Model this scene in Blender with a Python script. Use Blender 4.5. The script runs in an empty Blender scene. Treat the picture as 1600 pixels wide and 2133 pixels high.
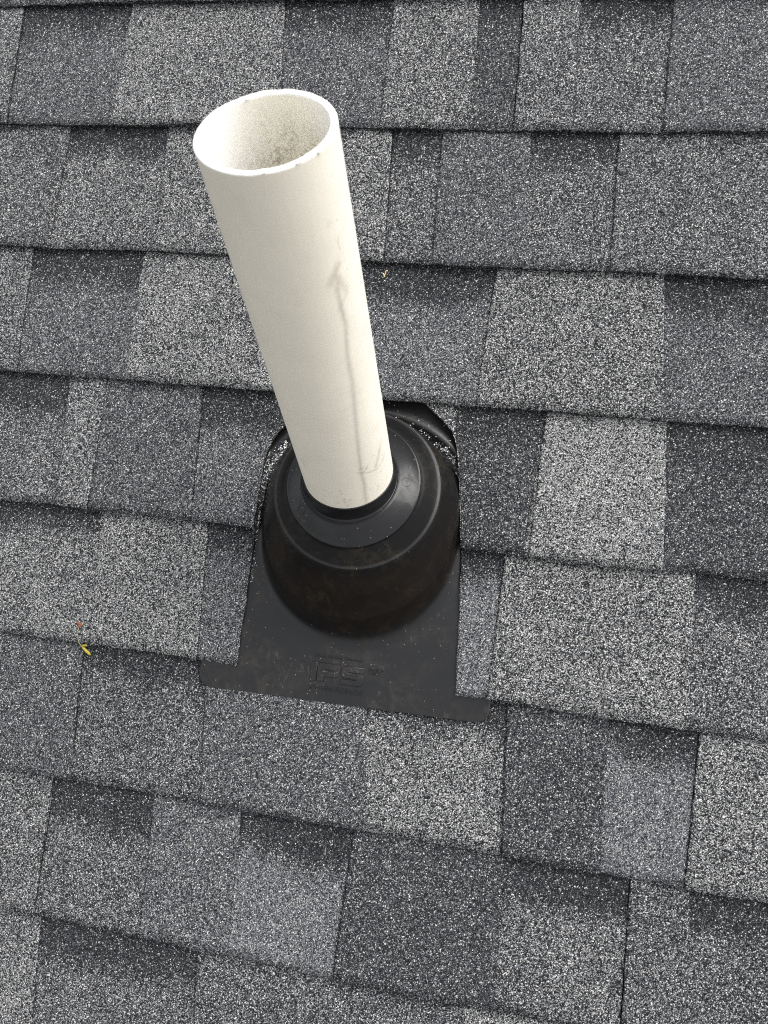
import bpy, bmesh, math, random
import numpy as np
from mathutils import Matrix, Vector

random.seed(7)
rng = np.random.default_rng(11)
scene = bpy.context.scene
COL = scene.collection

# ------------------------------------------------------------------ camera, sky, sun, exposure
PITCH = math.radians(29.0)                       # slope of the roof; world Z is plumb
ROOF = Matrix.Rotation(PITCH, 4, 'X')            # roof frame (across, up-slope, normal) -> world

cam_data = bpy.data.cameras.new('camera')
cam = bpy.data.objects.new('camera', cam_data)
COL.objects.link(cam)
cam_rot = Matrix(((0.9808550776, -0.0989903831, 0.1677027751),
                  (0.1091500628, 0.9926397320, -0.0524654761),
                  (-0.1612748601, 0.0697657971, 0.9844405279)))
cam.matrix_world = ROOF @ (Matrix.Translation((0.0, -0.153206, 0.736670)) @ cam_rot.to_4x4())
cam_data.sensor_fit = 'VERTICAL'
cam_data.sensor_height = 9.4                     # phone camera
cam_data.sensor_width = 9.4
cam_data.lens = 1540.0 / 2133.0 * 9.4
cam_data.clip_start = 0.01
cam_data.clip_end = 100.0
cam_data.dof.use_dof = True
cam_data.dof.focus_distance = 0.735
cam_data.dof.aperture_fstop = 3.2
scene.camera = cam

SUN_EL, SUN_AZ = math.radians(55), math.radians(62)      # azimuth clockwise from +Y (up-slope)
world = bpy.data.worlds.new('World')
scene.world = world
world.use_nodes = True
wn = world.node_tree
for n in list(wn.nodes):
    wn.nodes.remove(n)
w_out = wn.nodes.new('ShaderNodeOutputWorld')
w_bg = wn.nodes.new('ShaderNodeBackground')
w_sky = wn.nodes.new('ShaderNodeTexSky')
w_sky.sky_type = 'NISHITA'
w_sky.sun_disc = False
w_sky.sun_elevation = SUN_EL
w_sky.sun_rotation = SUN_AZ
w_sky.air_density = 1.0
w_sky.dust_density = 3.0
w_sky.ozone_density = 1.0
w_hs = wn.nodes.new('ShaderNodeHueSaturation')           # cloud cover: grey rather than blue
w_hs.inputs['Saturation'].default_value = 0.16
w_bg.inputs['Strength'].default_value = 0.15
wn.links.new(w_sky.outputs[0], w_hs.inputs['Color'])
wn.links.new(w_hs.outputs[0], w_bg.inputs['Color'])
wn.links.new(w_bg.outputs[0], w_out.inputs['Surface'])

sun_data = bpy.data.lights.new('sun', 'SUN')
sun_data.energy = 0.85
sun_data.angle = math.radians(40)                        # veiled by thin cloud
sun_data.color = (1.0, 0.98, 0.95)
sun = bpy.data.objects.new('sun', sun_data)
COL.objects.link(sun)
to_sun = Vector((math.sin(SUN_AZ) * math.cos(SUN_EL), math.cos(SUN_AZ) * math.cos(SUN_EL), math.sin(SUN_EL)))
sun.rotation_euler = to_sun.to_track_quat('Z', 'Y').to_euler()
sun.location = to_sun * 3

scene.view_settings.view_transform = 'Standard'
scene.view_settings.look = 'None'
scene.view_settings.gamma = 1.0
scene.view_settings.exposure = 1.22
scene.view_settings.use_curve_mapping = False
scene.cycles.use_denoising = False
scene.cycles.use_adaptive_sampling = False
scene.cycles.max_bounces = 5
scene.cycles.diffuse_bounces = 3
scene.cycles.glossy_bounces = 2
scene.cycles.filter_width = 1.1

# ------------------------------------------------------------------ helpers
def link_mesh(name, verts, faces, mats, parent=None, smooth=False, mat_idx=None):
    me = bpy.data.meshes.new(name)
    me.from_pydata([tuple(map(float, v)) for v in verts], [], faces)
    for m in (mats if isinstance(mats, (list, tuple)) else [mats]):
        me.materials.append(m)
    if mat_idx is not None:
        me.polygons.foreach_set('material_index', np.asarray(mat_idx, dtype=np.int32))
    if smooth:
        me.polygons.foreach_set('use_smooth', np.ones(len(me.polygons), dtype=bool))
    me.update()
    o = bpy.data.objects.new(name, me)
    COL.objects.link(o)
    if parent is not None:
        o.parent = parent
    return o

def add_color(o, attr, cols):
    a = o.data.color_attributes.new(attr, 'FLOAT_COLOR', 'POINT')
    c = np.ones((len(o.data.vertices), 4), dtype=np.float32)
    c[:, :cols.shape[1]] = cols
    a.data.foreach_set('color', c.ravel())

def empty(name, label, cat, group=None, matrix=None):
    o = bpy.data.objects.new(name, None)
    o.empty_display_size = 0.02
    COL.objects.link(o)
    if matrix is not None:
        o.matrix_world = matrix
    tag(o, label, cat, group)
    return o

def tag(o, label, cat, group=None, kind=None):
    o['label'] = label
    o['category'] = cat
    if group:
        o['group'] = group
    if kind:
        o['kind'] = kind

class NT:
    """short-hand for building a material's node tree"""
    def __init__(self, name):
        self.mat = bpy.data.materials.new(name)
        self.mat.use_nodes = True
        self.t = self.mat.node_tree
        self.bsdf = self.t.nodes['Principled BSDF']
    def node(self, kind, **props):
        n = self.t.nodes.new(kind)
        for k, v in props.items():
            setattr(n, k, v)
        return n
    def link(self, a, b):
        self.t.links.new(a, b)
    def put(self, sock, v):
        if isinstance(v, bpy.types.NodeSocket):
            self.link(v, sock)
        else:
            sock.default_value = v
    def math(self, op, a, b=0.0, c=None, clamp=False):
        n = self.node('ShaderNodeMath', operation=op, use_clamp=clamp)
        self.put(n.inputs[0], a)
        self.put(n.inputs[1], b)
        if c is not None:
            self.put(n.inputs[2], c)
        return n.outputs[0]
    def mix(self, f, a, b):
        n = self.node('ShaderNodeMix', data_type='FLOAT')
        self.put(n.inputs[0], f); self.put(n.inputs[2], a); self.put(n.inputs[3], b)
        return n.outputs[0]
    def mixc(self, f, a, b, blend='MIX'):
        n = self.node('ShaderNodeMix', data_type='RGBA', blend_type=blend)
        self.put(n.inputs[0], f); self.put(n.inputs[6], a); self.put(n.inputs[7], b)
        return n.outputs[2]
    def ramp(self, v, lo, hi, a=0.0, b=1.0):
        n = self.node('ShaderNodeMapRange', interpolation_type='SMOOTHSTEP')
        self.put(n.inputs[0], v)
        for i, x in enumerate((lo, hi, a, b)):
            n.inputs[i + 1].default_value = x
        return n.outputs[0]
    def noise(self, vec, scale, detail=3.0, rough=0.55, dist=0.0):
        n = self.node('ShaderNodeTexNoise')
        self.put(n.inputs['Vector'], vec)
        n.inputs['Scale'].default_value = scale
        n.inputs['Detail'].default_value = detail
        n.inputs['Roughness'].default_value = rough
        n.inputs['Distortion'].default_value = dist
        return n.outputs[0]
    def obj(self):
        return self.node('ShaderNodeTexCoord').outputs['Object']
    def bump(self, h, strength, dist, normal=None):
        n = self.node('ShaderNodeBump')
        n.inputs['Strength'].default_value = strength
        n.inputs['Distance'].default_value = dist
        self.put(n.inputs['Height'], h)
        if normal is not None:
            self.link(normal, n.inputs['Normal'])
        return n.outputs[0]

# ------------------------------------------------------------------ materials
def make_granule_material():
    m = NT('mineral_granules')
    co = m.obj()
    at = m.node('ShaderNodeAttribute', attribute_name='mix')
    sp = m.node('ShaderNodeSeparateColor')
    m.link(at.outputs['Color'], sp.inputs[0])
    wf, df, mid = sp.outputs[0], sp.outputs[1], sp.outputs[2]
    # the stones lie in a random, slightly warped packing
    wob = m.node('ShaderNodeTexNoise', noise_dimensions='2D')
    m.link(co, wob.inputs['Vector']); wob.inputs['Scale'].default_value = 190.0; wob.inputs['Detail'].default_value = 2.0
    wv = m.node('ShaderNodeVectorMath', operation='MULTIPLY_ADD')
    m.link(wob.outputs['Color'], wv.inputs[0]); wv.inputs[1].default_value = (0.0016,) * 3; m.link(co, wv.inputs[2])
    vor = []
    for s in (860.0, 1400.0):
        v = m.node('ShaderNodeTexVoronoi', voronoi_dimensions='2D', feature='F1')
        m.link(wv.outputs[0], v.inputs['Vector'])
        v.inputs['Scale'].default_value = s
        c = m.node('ShaderNodeSeparateColor')
        m.link(v.outputs['Color'], c.inputs[0])
        vor.append((v.outputs['Distance'], c.outputs[0], c.outputs[1], c.outputs[2]))
    sel = m.math('GREATER_THAN', vor[0][3], 0.52)
    r1 = m.mix(sel, vor[0][1], vor[1][1])
    r2 = m.mix(sel, vor[0][2], vor[1][2])
    r3 = m.mix(sel, vor[0][1], vor[1][3])
    dist = m.mix(sel, vor[0][0], vor[1][0])
    # uneven blend of the stones
    n1 = m.noise(co, 34.0, 4.0, 0.62)
    n2 = m.noise(co, 9.0, 2.0)
    drift = m.math('ADD', m.math('MULTIPLY_ADD', n1, 0.85, -0.425), m.math('MULTIPLY_ADD', n2, 0.5, -0.25))
    k = m.math('ADD', drift, 1.0)
    wf2 = m.math('MULTIPLY', wf, k)
    df2 = m.math('DIVIDE', df, k)
    is_w = m.math('GREATER_THAN', r1, m.math('SUBTRACT', 1.0, wf2))
    is_d = m.math('LESS_THAN', r1, df2)
    c_w = m.math('MULTIPLY_ADD', m.math('POWER', r2, 1.4), 0.48, 0.22)
    c_d = m.math('MULTIPLY_ADD', r2, 0.032, 0.008)
    c_m = m.math('MULTIPLY', mid, m.math('MULTIPLY_ADD', m.math('POWER', r2, 1.8), 1.9, 0.32))
    g = m.mix(is_d, c_m, c_d)
    g = m.mix(is_w, g, c_w)
    # bitumen between the stones
    gap = m.ramp(dist, 0.38, 0.64, 1.0, 0.24)
    g = m.math('MULTIPLY', g, gap)
    tint_m = m.mixc(r2, (0.91, 0.975, 1.09, 1), (0.97, 0.99, 1.03, 1))
    tint_w = m.mixc(r2, (0.97, 1.0, 0.98, 1), (1.03, 1.0, 0.95, 1))
    tint = m.mixc(is_w, tint_m, tint_w)
    rare = m.math('GREATER_THAN', m.math('MULTIPLY', r2, vor[0][3]), 0.985)     # a rust-brown stone here and there
    tint = m.mixc(rare, tint, (1.15, 0.85, 0.66, 1))
    comb = m.node('ShaderNodeCombineColor')
    for i in range(3):
        m.link(g, comb.inputs[i])
    col = m.mixc(1.0, comb.outputs[0], tint, 'MULTIPLY')
    m.link(col, m.bsdf.inputs['Base Color'])
    m.put(m.bsdf.inputs['Roughness'], m.math('MULTIPLY_ADD', r3, 0.35, 0.55))
    m.bsdf.inputs['Specular IOR Level'].default_value = 0.12
    h = m.math('SUBTRACT', m.math('MULTIPLY', r3, 0.5), dist)
    m.link(m.bump(h, 0.85, 0.0011), m.bsdf.inputs['Normal'])
    return m.mat

def make_bitumen_material():
    m = NT('bitumen_edge')
    co = m.obj()
    v = m.node('ShaderNodeTexVoronoi', voronoi_dimensions='3D')
    m.link(co, v.inputs['Vector']); v.inputs['Scale'].default_value = 800.0
    c = m.node('ShaderNodeSeparateColor'); m.link(v.outputs['Color'], c.inputs[0])
    isg = m.math('GREATER_THAN', c.outputs[0], 0.80)
    gcol = m.math('MULTIPLY_ADD', c.outputs[1], 0.22, 0.03)
    val = m.mix(isg, 0.012, gcol)
    cc = m.node('ShaderNodeCombineColor')
    for i in range(3):
        m.link(val, cc.inputs[i])
    m.link(cc.outputs[0], m.bsdf.inputs['Base Color'])
    m.bsdf.inputs['Roughness'].default_value = 0.8
    m.bsdf.inputs['Specular IOR Level'].default_value = 0.25
    m.link(m.bump(v.outputs['Distance'], 0.8, 0.001), m.bsdf.inputs['Normal'])
    return m.mat

def make_pipe_material():
    m = NT('weathered_pvc')
    co = m.obj()
    at = m.node('ShaderNodeAttribute', attribute_name='paint')
    n1 = m.noise(co, 30.0, 4.0)
    n2 = m.noise(co, 420.0, 3.0, 0.6)
    mp = m.node('ShaderNodeMapping'); m.link(co, mp.inputs['Vector']); mp.inputs['Scale'].default_value = (320.0, 320.0, 14.0)
    n3 = m.noise(mp.outputs[0], 1.0, 3.0)
    f = m.math('ADD', m.math('MULTIPLY_ADD', n1, 0.10, 0.90), m.math('MULTIPLY_ADD', n2, 0.05, -0.02))
    f = m.math('ADD', f, m.math('MULTIPLY_ADD', n3, 0.05, -0.02))
    comb = m.node('ShaderNodeCombineColor')
    for i in range(3):
        m.link(f, comb.inputs[i])
    col = m.mixc(1.0, at.outputs['Color'], comb.outputs[0], 'MULTIPLY')
    speck = m.node('ShaderNodeTexVoronoi', voronoi_dimensions='3D')
    m.link(co, speck.inputs['Vector']); speck.inputs['Scale'].default_value = 130.0
    sc = m.node('ShaderNodeSeparateColor'); m.link(speck.outputs['Color'], sc.inputs[0])
    isp = m.math('MULTIPLY', m.math('LESS_THAN', speck.outputs['Distance'], 0.055), m.math('GREATER_THAN', sc.outputs[0], 0.80))
    col = m.mixc(m.math('MULTIPLY', isp, 0.6), col, (0.16, 0.13, 0.09, 1))
    m.link(col, m.bsdf.inputs['Base Color'])
    m.put(m.bsdf.inputs['Roughness'], m.math('MULTIPLY_ADD', n1, 0.25, 0.36))
    m.bsdf.inputs['Specular IOR Level'].default_value = 0.42
    m.link(m.bump(n3, 0.08, 0.0006), m.bsdf.inputs['Normal'])
    return m.mat

def make_flashing_material(name, base, rough, dust, hatch=False, spec=0.5, dim_gloss=False, scuffed=0.16):
    m = NT(name)
    co = m.obj()
    psep = m.node('ShaderNodeSeparateColor')
    m.link(m.node('ShaderNodeAttribute', attribute_name='gloss_dim_dust').outputs['Color'], psep.inputs[0])
    gloss_dim, dusty = psep.outputs[0], psep.outputs[1]                # smoother finish with dark reflections set in; how much dust clings to it
    clean = m.math('SUBTRACT', 1.0, gloss_dim, clamp=True)
    big = m.noise(co, 22.0, 5.0, 0.62, 0.6)
    mid = m.noise(co, 75.0, 4.0, 0.6, 1.2)
    fine = m.noise(co, 900.0, 2.0)
    haze = m.math('MULTIPLY', m.ramp(big, 0.40, 0.72), m.ramp(mid, 0.35, 0.70))
    sp = m.node('ShaderNodeTexVoronoi', voronoi_dimensions='3D')
    m.link(co, sp.inputs['Vector']); sp.inputs['Scale'].default_value = 420.0
    sc = m.node('ShaderNodeSeparateColor'); m.link(sp.outputs['Color'], sc.inputs[0])
    grit = m.math('MULTIPLY', m.math('LESS_THAN', sp.outputs['Distance'], 0.20),
                  m.math('GREATER_THAN', m.math('ADD', sc.outputs[0], m.math('MULTIPLY', haze, 0.22)), 0.985))
    film = m.math('MULTIPLY', m.math('MULTIPLY', m.math('MULTIPLY_ADD', fine, 0.9, 0.3), m.ramp(big, 0.30, 0.50, 0.35, 1.0)), m.math('MULTIPLY', dusty, 0.08))
    col = m.mixc(m.math('MULTIPLY', haze, dust), base, (0.105, 0.078, 0.045, 1))
    col = m.mixc(film, col, (0.085, 0.048, 0.018, 1))
    col = m.mixc(m.math('MULTIPLY', m.ramp(fine, 0.55, 0.8), m.math('MULTIPLY', haze, dust)), col, (0.17, 0.14, 0.10, 1))
    # pale scuffs
    mp = m.node('ShaderNodeMapping'); m.link(co, mp.inputs['Vector'])
    mp.inputs['Scale'].default_value = (1.0, 0.45, 1.0); mp.inputs['Rotation'].default_value = (0, 0, 0.6)
    w1 = m.noise(mp.outputs[0], 48.0, 2.0, 0.5, 2.2)
    line = m.ramp(m.math('ABSOLUTE', m.math('SUBTRACT', w1, 0.5)), 0.0, 0.03, 1.0, 0.0)
    scuff = m.math('MULTIPLY', line, m.math('MULTIPLY', m.ramp(m.noise(co, 31.0, 2.0), 0.50, 0.64), m.ramp(mid, 0.42, 0.62)))
    col = m.mixc(m.math('MULTIPLY', m.math('MULTIPLY', scuff, clean), scuffed), col, (0.12, 0.115, 0.105, 1))
    col = m.mixc(m.math('MULTIPLY', grit, m.math('MULTIPLY_ADD', clean, 0.5, 0.12)), col, (0.30, 0.26, 0.20, 1))
    if hatch:
        hat = m.node('ShaderNodeAttribute', attribute_name='hatch').outputs['Fac']
        col = m.mixc(m.math('MULTIPLY', hat, 0.9), col, (0.006, 0.006, 0.006, 1))
        spec_in = m.math('MULTIPLY_ADD', hat, -0.8 * spec, spec)
    m.link(col, m.bsdf.inputs['Base Color'])
    r = m.math('ADD', m.math('MULTIPLY_ADD', big, 0.22, rough - 0.11), m.math('MULTIPLY', haze, 0.25))
    m.bsdf.inputs['Specular IOR Level'].default_value = spec
    if dim_gloss:
        spec_in = m.math('MULTIPLY', spec_in, m.math('MULTIPLY_ADD', gloss_dim, -0.88, 1.0))
        r = m.math('MULTIPLY', r, m.math('MULTIPLY_ADD', gloss_dim, -0.40, 1.0))
    m.put(m.bsdf.inputs['Roughness'], r)
    if hatch:
        m.link(spec_in, m.bsdf.inputs['Specular IOR Level'])
    h = m.math('ADD', m.math('MULTIPLY', fine, 0.12), mid)
    if hatch:
        at = m.node('ShaderNodeAttribute', attribute_name='hatch')
        sx = m.node('ShaderNodeSeparateXYZ'); m.link(co, sx.inputs[0])
        a = m.math('SINE', m.math('MULTIPLY', m.math('ADD', sx.outputs[0], sx.outputs[1]), 4400.0))
        b = m.math('SINE', m.math('MULTIPLY', m.math('SUBTRACT', sx.outputs[0], sx.outputs[1]), 4400.0))
        ab = m.math('MULTIPLY', m.math('MULTIPLY', a, b), at.outputs['Fac'])
        h = m.math('ADD', h, m.math('MULTIPLY', ab, 0.8))
    m.link(m.bump(h, 0.22, 0.0008), m.bsdf.inputs['Normal'])
    return m.mat

def make_plain(name, col, rough, var=0.2, scale=300.0, spec=0.4):
    m = NT(name)
    co = m.obj()
    n = m.noise(co, scale, 3.0)
    f = m.math('MULTIPLY_ADD', n, var * 2, 1.0 - var)
    comb = m.node('ShaderNodeCombineColor')
    for i in range(3):
        m.link(f, comb.inputs[i])
    m.link(m.mixc(1.0, (*col, 1), comb.outputs[0], 'MULTIPLY'), m.bsdf.inputs['Base Color'])
    m.bsdf.inputs['Roughness'].default_value = rough
    m.bsdf.inputs['Specular IOR Level'].default_value = spec
    return m.mat

def make_attr_material(name, attr, rough):
    m = NT(name)
    at = m.node('ShaderNodeAttribute', attribute_name=attr)
    n = m.noise(m.obj(), 1500.0, 2.0)
    f = m.math('MULTIPLY_ADD', n, 0.5, 0.75)
    comb = m.node('ShaderNodeCombineColor')
    for i in range(3):
        m.link(f, comb.inputs[i])
    m.link(m.mixc(1.0, at.outputs['Color'], comb.outputs[0], 'MULTIPLY'), m.bsdf.inputs['Base Color'])
    m.bsdf.inputs['Roughness'].default_value = rough
    return m.mat

GRANULES = make_granule_material()
BITUMEN = make_bitumen_material()
PVC = make_pipe_material()
FLANGE_PLASTIC = make_flashing_material('black_flange_plastic', (0.008, 0.008, 0.0083, 1), 0.36, 0.13, True, 0.42, True, 0.22)
DOME_PLASTIC = FLANGE_PLASTIC
RUBBER = make_flashing_material('black_rubber', (0.009, 0.009, 0.0095, 1), 0.19, 0.02, spec=0.25, scuffed=0.03)
DECK = make_plain('roofing_felt', (0.02, 0.02, 0.022), 0.9)

# ------------------------------------------------------------------ the roof slope
E = 0.143                                        # exposure of one course
MM = 0.001
SH = 7.0 * MM
U0, U1 = -1.15, 0.75
K0, K1 = -8, 6

roof = link_mesh('roof', [(U0, K0 * E, -0.020), (U1, K0 * E, -0.020), (U1, (K1 + 1) * E, -0.020), (U0, (K1 + 1) * E, -0.020),
                          (U0, K0 * E, -SH - 0.0025), (U1, K0 * E, -SH - 0.0025), (U1, (K1 + 1) * E, -SH - 0.0025), (U0, (K1 + 1) * E, -SH - 0.0025)],
                 [(3, 2, 1, 0), (4, 5, 6, 7), (0, 1, 5, 4), (1, 2, 6, 5), (2, 3, 7, 6), (3, 0, 4, 7)], DECK)
roof.matrix_world = ROOF
roof['kind'] = 'structure'
roof['label'] = 'grey roof slope covered with asphalt shingles'

#            white share, dark share, mid-grey tone
TONE = {'L': (0.42, 0.33, 0.14), 'X': (0.54, 0.28, 0.16), 'M': (0.27, 0.33, 0.125), 'N': (0.34, 0.34, 0.13),
        'B': (0.19, 0.22, 0.125), 'C': (0.22, 0.19, 0.14), 'S': (0.23, 0.10, 0.165), 'D': (0.14, 0.30, 0.095)}
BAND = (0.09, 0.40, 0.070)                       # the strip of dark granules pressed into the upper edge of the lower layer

CUT_L = [(-0.30, -0.2605), (-0.2851, -0.2603), (-0.2092, -0.2594), (-0.1432, -0.2597), (-0.0936, -0.258), (-0.0682, -0.2575),
         (-0.0446, -0.2483), (-0.0309, -0.2369), (-0.012, -0.2210), (0.0, -0.2060), (0.05, -0.18)]
CUT_R = [(-0.30, -0.0343), (-0.2837, -0.0347), (-0.2166, -0.0393), (-0.1435, -0.0445), (-0.0746, -0.0531), (-0.0412, -0.0590),
         (-0.0214, -0.0679), (-0.0100, -0.0851), (-0.0035, -0.0907), (0.0, -0.0960), (0.05, -0.16)]
def cut(tab, v):
    return float(np.interp(v, [a for a, b in tab], [b for a, b in tab]))

# course -> (boundaries at top and bottom edge, layer + tone between them, indices of boundaries that are shingle ends)
ROWS = {
 3: ([(-0.70, -0.695), (-0.52, -0.53), (-0.33, -0.32), (-0.20, -0.21), (0.0, 0.005), (0.12, 0.11), (0.25, 0.26)],
     ['TM', 'RB', 'TN', 'RD', 'TL', 'RM', 'TB', 'RM'], [3]),
 2: ([(-0.6134, -0.6091), (-0.4764, -0.48), (-0.2963, -0.2843), (-0.1755, -0.1741), (-0.083, -0.0817), (-0.0386, -0.0352), (0.0184, 0.0222), (0.1094, 0.1102)],
     ['TN', 'RB', 'TL', 'RB', 'TN', 'RD', 'TN', 'RM', 'TB'], [0, 5]),
 1: ([(-0.532, -0.5351), (-0.4136, -0.4086), (-0.1608, -0.1541), (-0.1081, -0.1039), (-0.0173, -0.0115), (0.069, 0.0726)],
     ['TM', 'RN', 'TL', 'RM', 'TB', 'RM', 'TM'], [2]),
 0: ([(-0.5584, -0.5538), (-0.4239, -0.4247), (-0.3187, -0.3097), (-0.235, -0.232), (-0.0379, -0.045), (0.1247, 0.1356)],
     ['TN', 'RB', 'TL', 'TL', 'RC', 'TL', 'RB'], [2]),
 -1: ([(-0.4919, -0.4856), (-0.4475, -0.4472), (-0.3358, -0.3291), 'L', 'R', (-0.0653, -0.047), (0.0259, 0.0212), (0.1391, 0.1469)],
     ['RM', 'TN', 'TB', 'RC', None, 'TL', 'RD', 'TX', 'RD'], []),
 -2: ([(-0.4342, -0.4252), (-0.3113, -0.3039), 'L', 'R', (-0.0012, -0.004), (0.1772, 0.1806)],
     ['RL', 'TL', 'RC', None, 'RS', 'TL', 'RM'], []),
 -3: ([(-0.4353, -0.4271), (-0.2944, -0.2811), (-0.1259, -0.1088), (0.0154, 0.0242), (0.1113, 0.1155), (0.1933, 0.1904)],
     ['TB', 'RM', 'TB', 'RL', 'TD', 'RS', 'TL'], [0, 5]),
 -4: ([(-0.4495, -0.4481), (-0.3341, -0.328), (-0.2385, -0.2343), (-0.1204, -0.1249), (0.0265, 0.0317), (0.1437, 0.1457), (0.1967, 0.2003)],
     ['TN', 'RM', 'TB', 'RS', 'TD', 'RN', 'TM', 'RM'], [0, 5]),
 -5: ([(-0.4425, -0.4324), (-0.2677, -0.2541), (0.0023, 0.0103), (0.14, 0.135)],
     ['TL', 'RM', 'TM', 'TX', 'RD'], [2]),
}

def row_random(k):
    r = random.Random(100 + k)
    b, s, u, raised = [], [], -0.62 + r.uniform(-0.05, 0.05), r.random() < 0.5
    s.append(('T' if raised else 'R') + r.choice('MBNL'))
    while u < 0.32:
        j = r.uniform(-0.006, 0.006)
        b.append((u + j, u - j)); raised = not raised
        s.append(('T' if raised else 'R') + r.choice('MBNLDC'))
        u += r.uniform(0.08, 0.24)
    return b, s, [len(b) // 2]

def extend(k, b, s):
    """carry a course on past the frame with more tabs"""
    r = random.Random(500 + k)
    b, s = list(b), list(s)
    n_left = 0
    while True:
        u = b[0][0] - r.uniform(0.10, 0.24)
        if n_left == 0:
            u = min(u, -0.70)
        if u < U0 + 0.06:
            break
        j = r.uniform(-0.006, 0.006)
        b.insert(0, (u + j, u - j)); n_left += 1
        s.insert(0, ('R' if s[0][0] == 'T' else 'T') + r.choice('MBNLDC'))
    first = True
    while True:
        u = b[-1][0] + r.uniform(0.10, 0.24)
        if first:
            u = max(u, 0.34)
        first = False
        if u > U1 - 0.06:
            break
        j = r.uniform(-0.006, 0.006)
        b.append((u + j, u - j))
        s.append(('R' if s[-1][0] == 'T' else 'T') + r.choice('MBNLDC'))
    return b, s, n_left

def hash1(a, seed):
    x = np.sin(a * 127.1 + seed * 311.7) * 43758.5453
    return x - np.floor(x)

def smooth_noise(u, seed, freq):
    x = u * freq + seed * 17.31
    i = np.floor(x); f = x - i; f = f * f * (3 - 2 * f)
    return (hash1(i, seed) * (1 - f) + hash1(i + 1, seed) * f) * 2 - 1

def butt_wave(u, k):                             # how far the lower edge of a course wanders up and down the slope
    return (smooth_noise(u, k + 31, 9.0) * 1.1 + smooth_noise(u, k + 57, 31.0) * 0.8) * MM

def lift(u, k):                                  # how far a course stands off the one below
    return (smooth_noise(u, k + 71, 7.0) * 1.3 + smooth_noise(u, k + 93, 22.0) * 0.9) * MM

T_BASE, T_TAB = 2.8 * MM, 2.1 * MM
def base_top(u, v, k):
    t = (v - k * E) / E
    return (10.0 - 6.6 * t) * MM + lift(u, k) * np.clip(1 - t, 0, 1) - SH

def slab(name, k, fl, fr, t_top, thick, z_off, tone_fn, parent, seed, fine):
    """one flat piece of a course, bounded left and right by fl(v), fr(v), with ragged granular edges"""
    v0, v1 = k * E, (k + t_top) * E
    nv = 15 if fine else 6
    ts = np.linspace(0, 1, nv + 1)
    vs = v0 + (v1 - v0) * ts
    L = np.array([fl(v) for v in vs]); R = np.maximum(np.array([fr(v) for v in vs]), L + 0.0002)
    width = float(np.max(R - L))
    nu = max(2, int(width / (0.0015 if fine else 0.012)))
    a = np.linspace(0, 1, nu + 1)
    U = L[:, None] + (R - L)[:, None] * a[None, :]
    V = np.repeat(vs[:, None], nu + 1, 1)
    r = np.random.default_rng(seed)
    jag = 0.75 * MM
    V[0] += butt_wave(U[0], k) + (r.random(nu + 1) - 0.5) * 2 * jag
    V[1] += butt_wave(U[1], k) * 0.8
    U[:, 0] += (r.random(nv + 1) - 0.5) * jag * 1.5 + smooth_noise(V[:, 0], seed, 40.0) * 0.5 * MM
    U[:, -1] += (r.random(nv + 1) - 0.5) * jag * 1.5 + smooth_noise(V[:, -1], seed + 3, 40.0) * 0.5 * MM
    Z = base_top(U, V, k) + z_off
    Z[0] -= 0.10 * MM + r.random(nu + 1) * 0.25 * MM        # worn, rounded arris
    Z[:, 0] -= 0.35 * MM
    Z[:, -1] -= 0.35 * MM
    n = (nv + 1) * (nu + 1)
    verts = np.stack([U, V, Z], -1).reshape(n, 3)
    idx = np.arange(n).reshape(nv + 1, nu + 1)
    faces = np.stack([idx[:-1, :-1], idx[:-1, 1:], idx[1:, 1:], idx[1:, :-1]], -1).reshape(-1, 4).tolist()
    n_top = len(faces)
    ring = np.concatenate([idx[0, :], idx[1:, -1], idx[-1, -2::-1], idx[-2:0:-1, 0]])
    low = verts[ring].copy()
    low[:, 2] -= thick - 0.35 * MM
    m0 = len(ring)
    verts = np.concatenate([verts, low])
    for i in range(m0):
        j = (i + 1) % m0
        faces.append([int(ring[i]), n + i, n + j, int(ring[j])])
    mats = [0] * n_top + [1] * m0
    o = link_mesh(name, verts, faces, [GRANULES, BITUMEN], parent, True, mats)
    cols = np.ones((len(verts), 3), dtype=np.float32) * 0.1
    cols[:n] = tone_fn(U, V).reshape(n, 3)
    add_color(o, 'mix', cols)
    o.data.polygons.foreach_set('use_smooth', np.array([True] * n_top + [False] * m0))
    return o

def line_of(k, pair):
    ut, ub = pair
    return lambda v: ub + (ut - ub) * (v - k * E) / E

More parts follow.
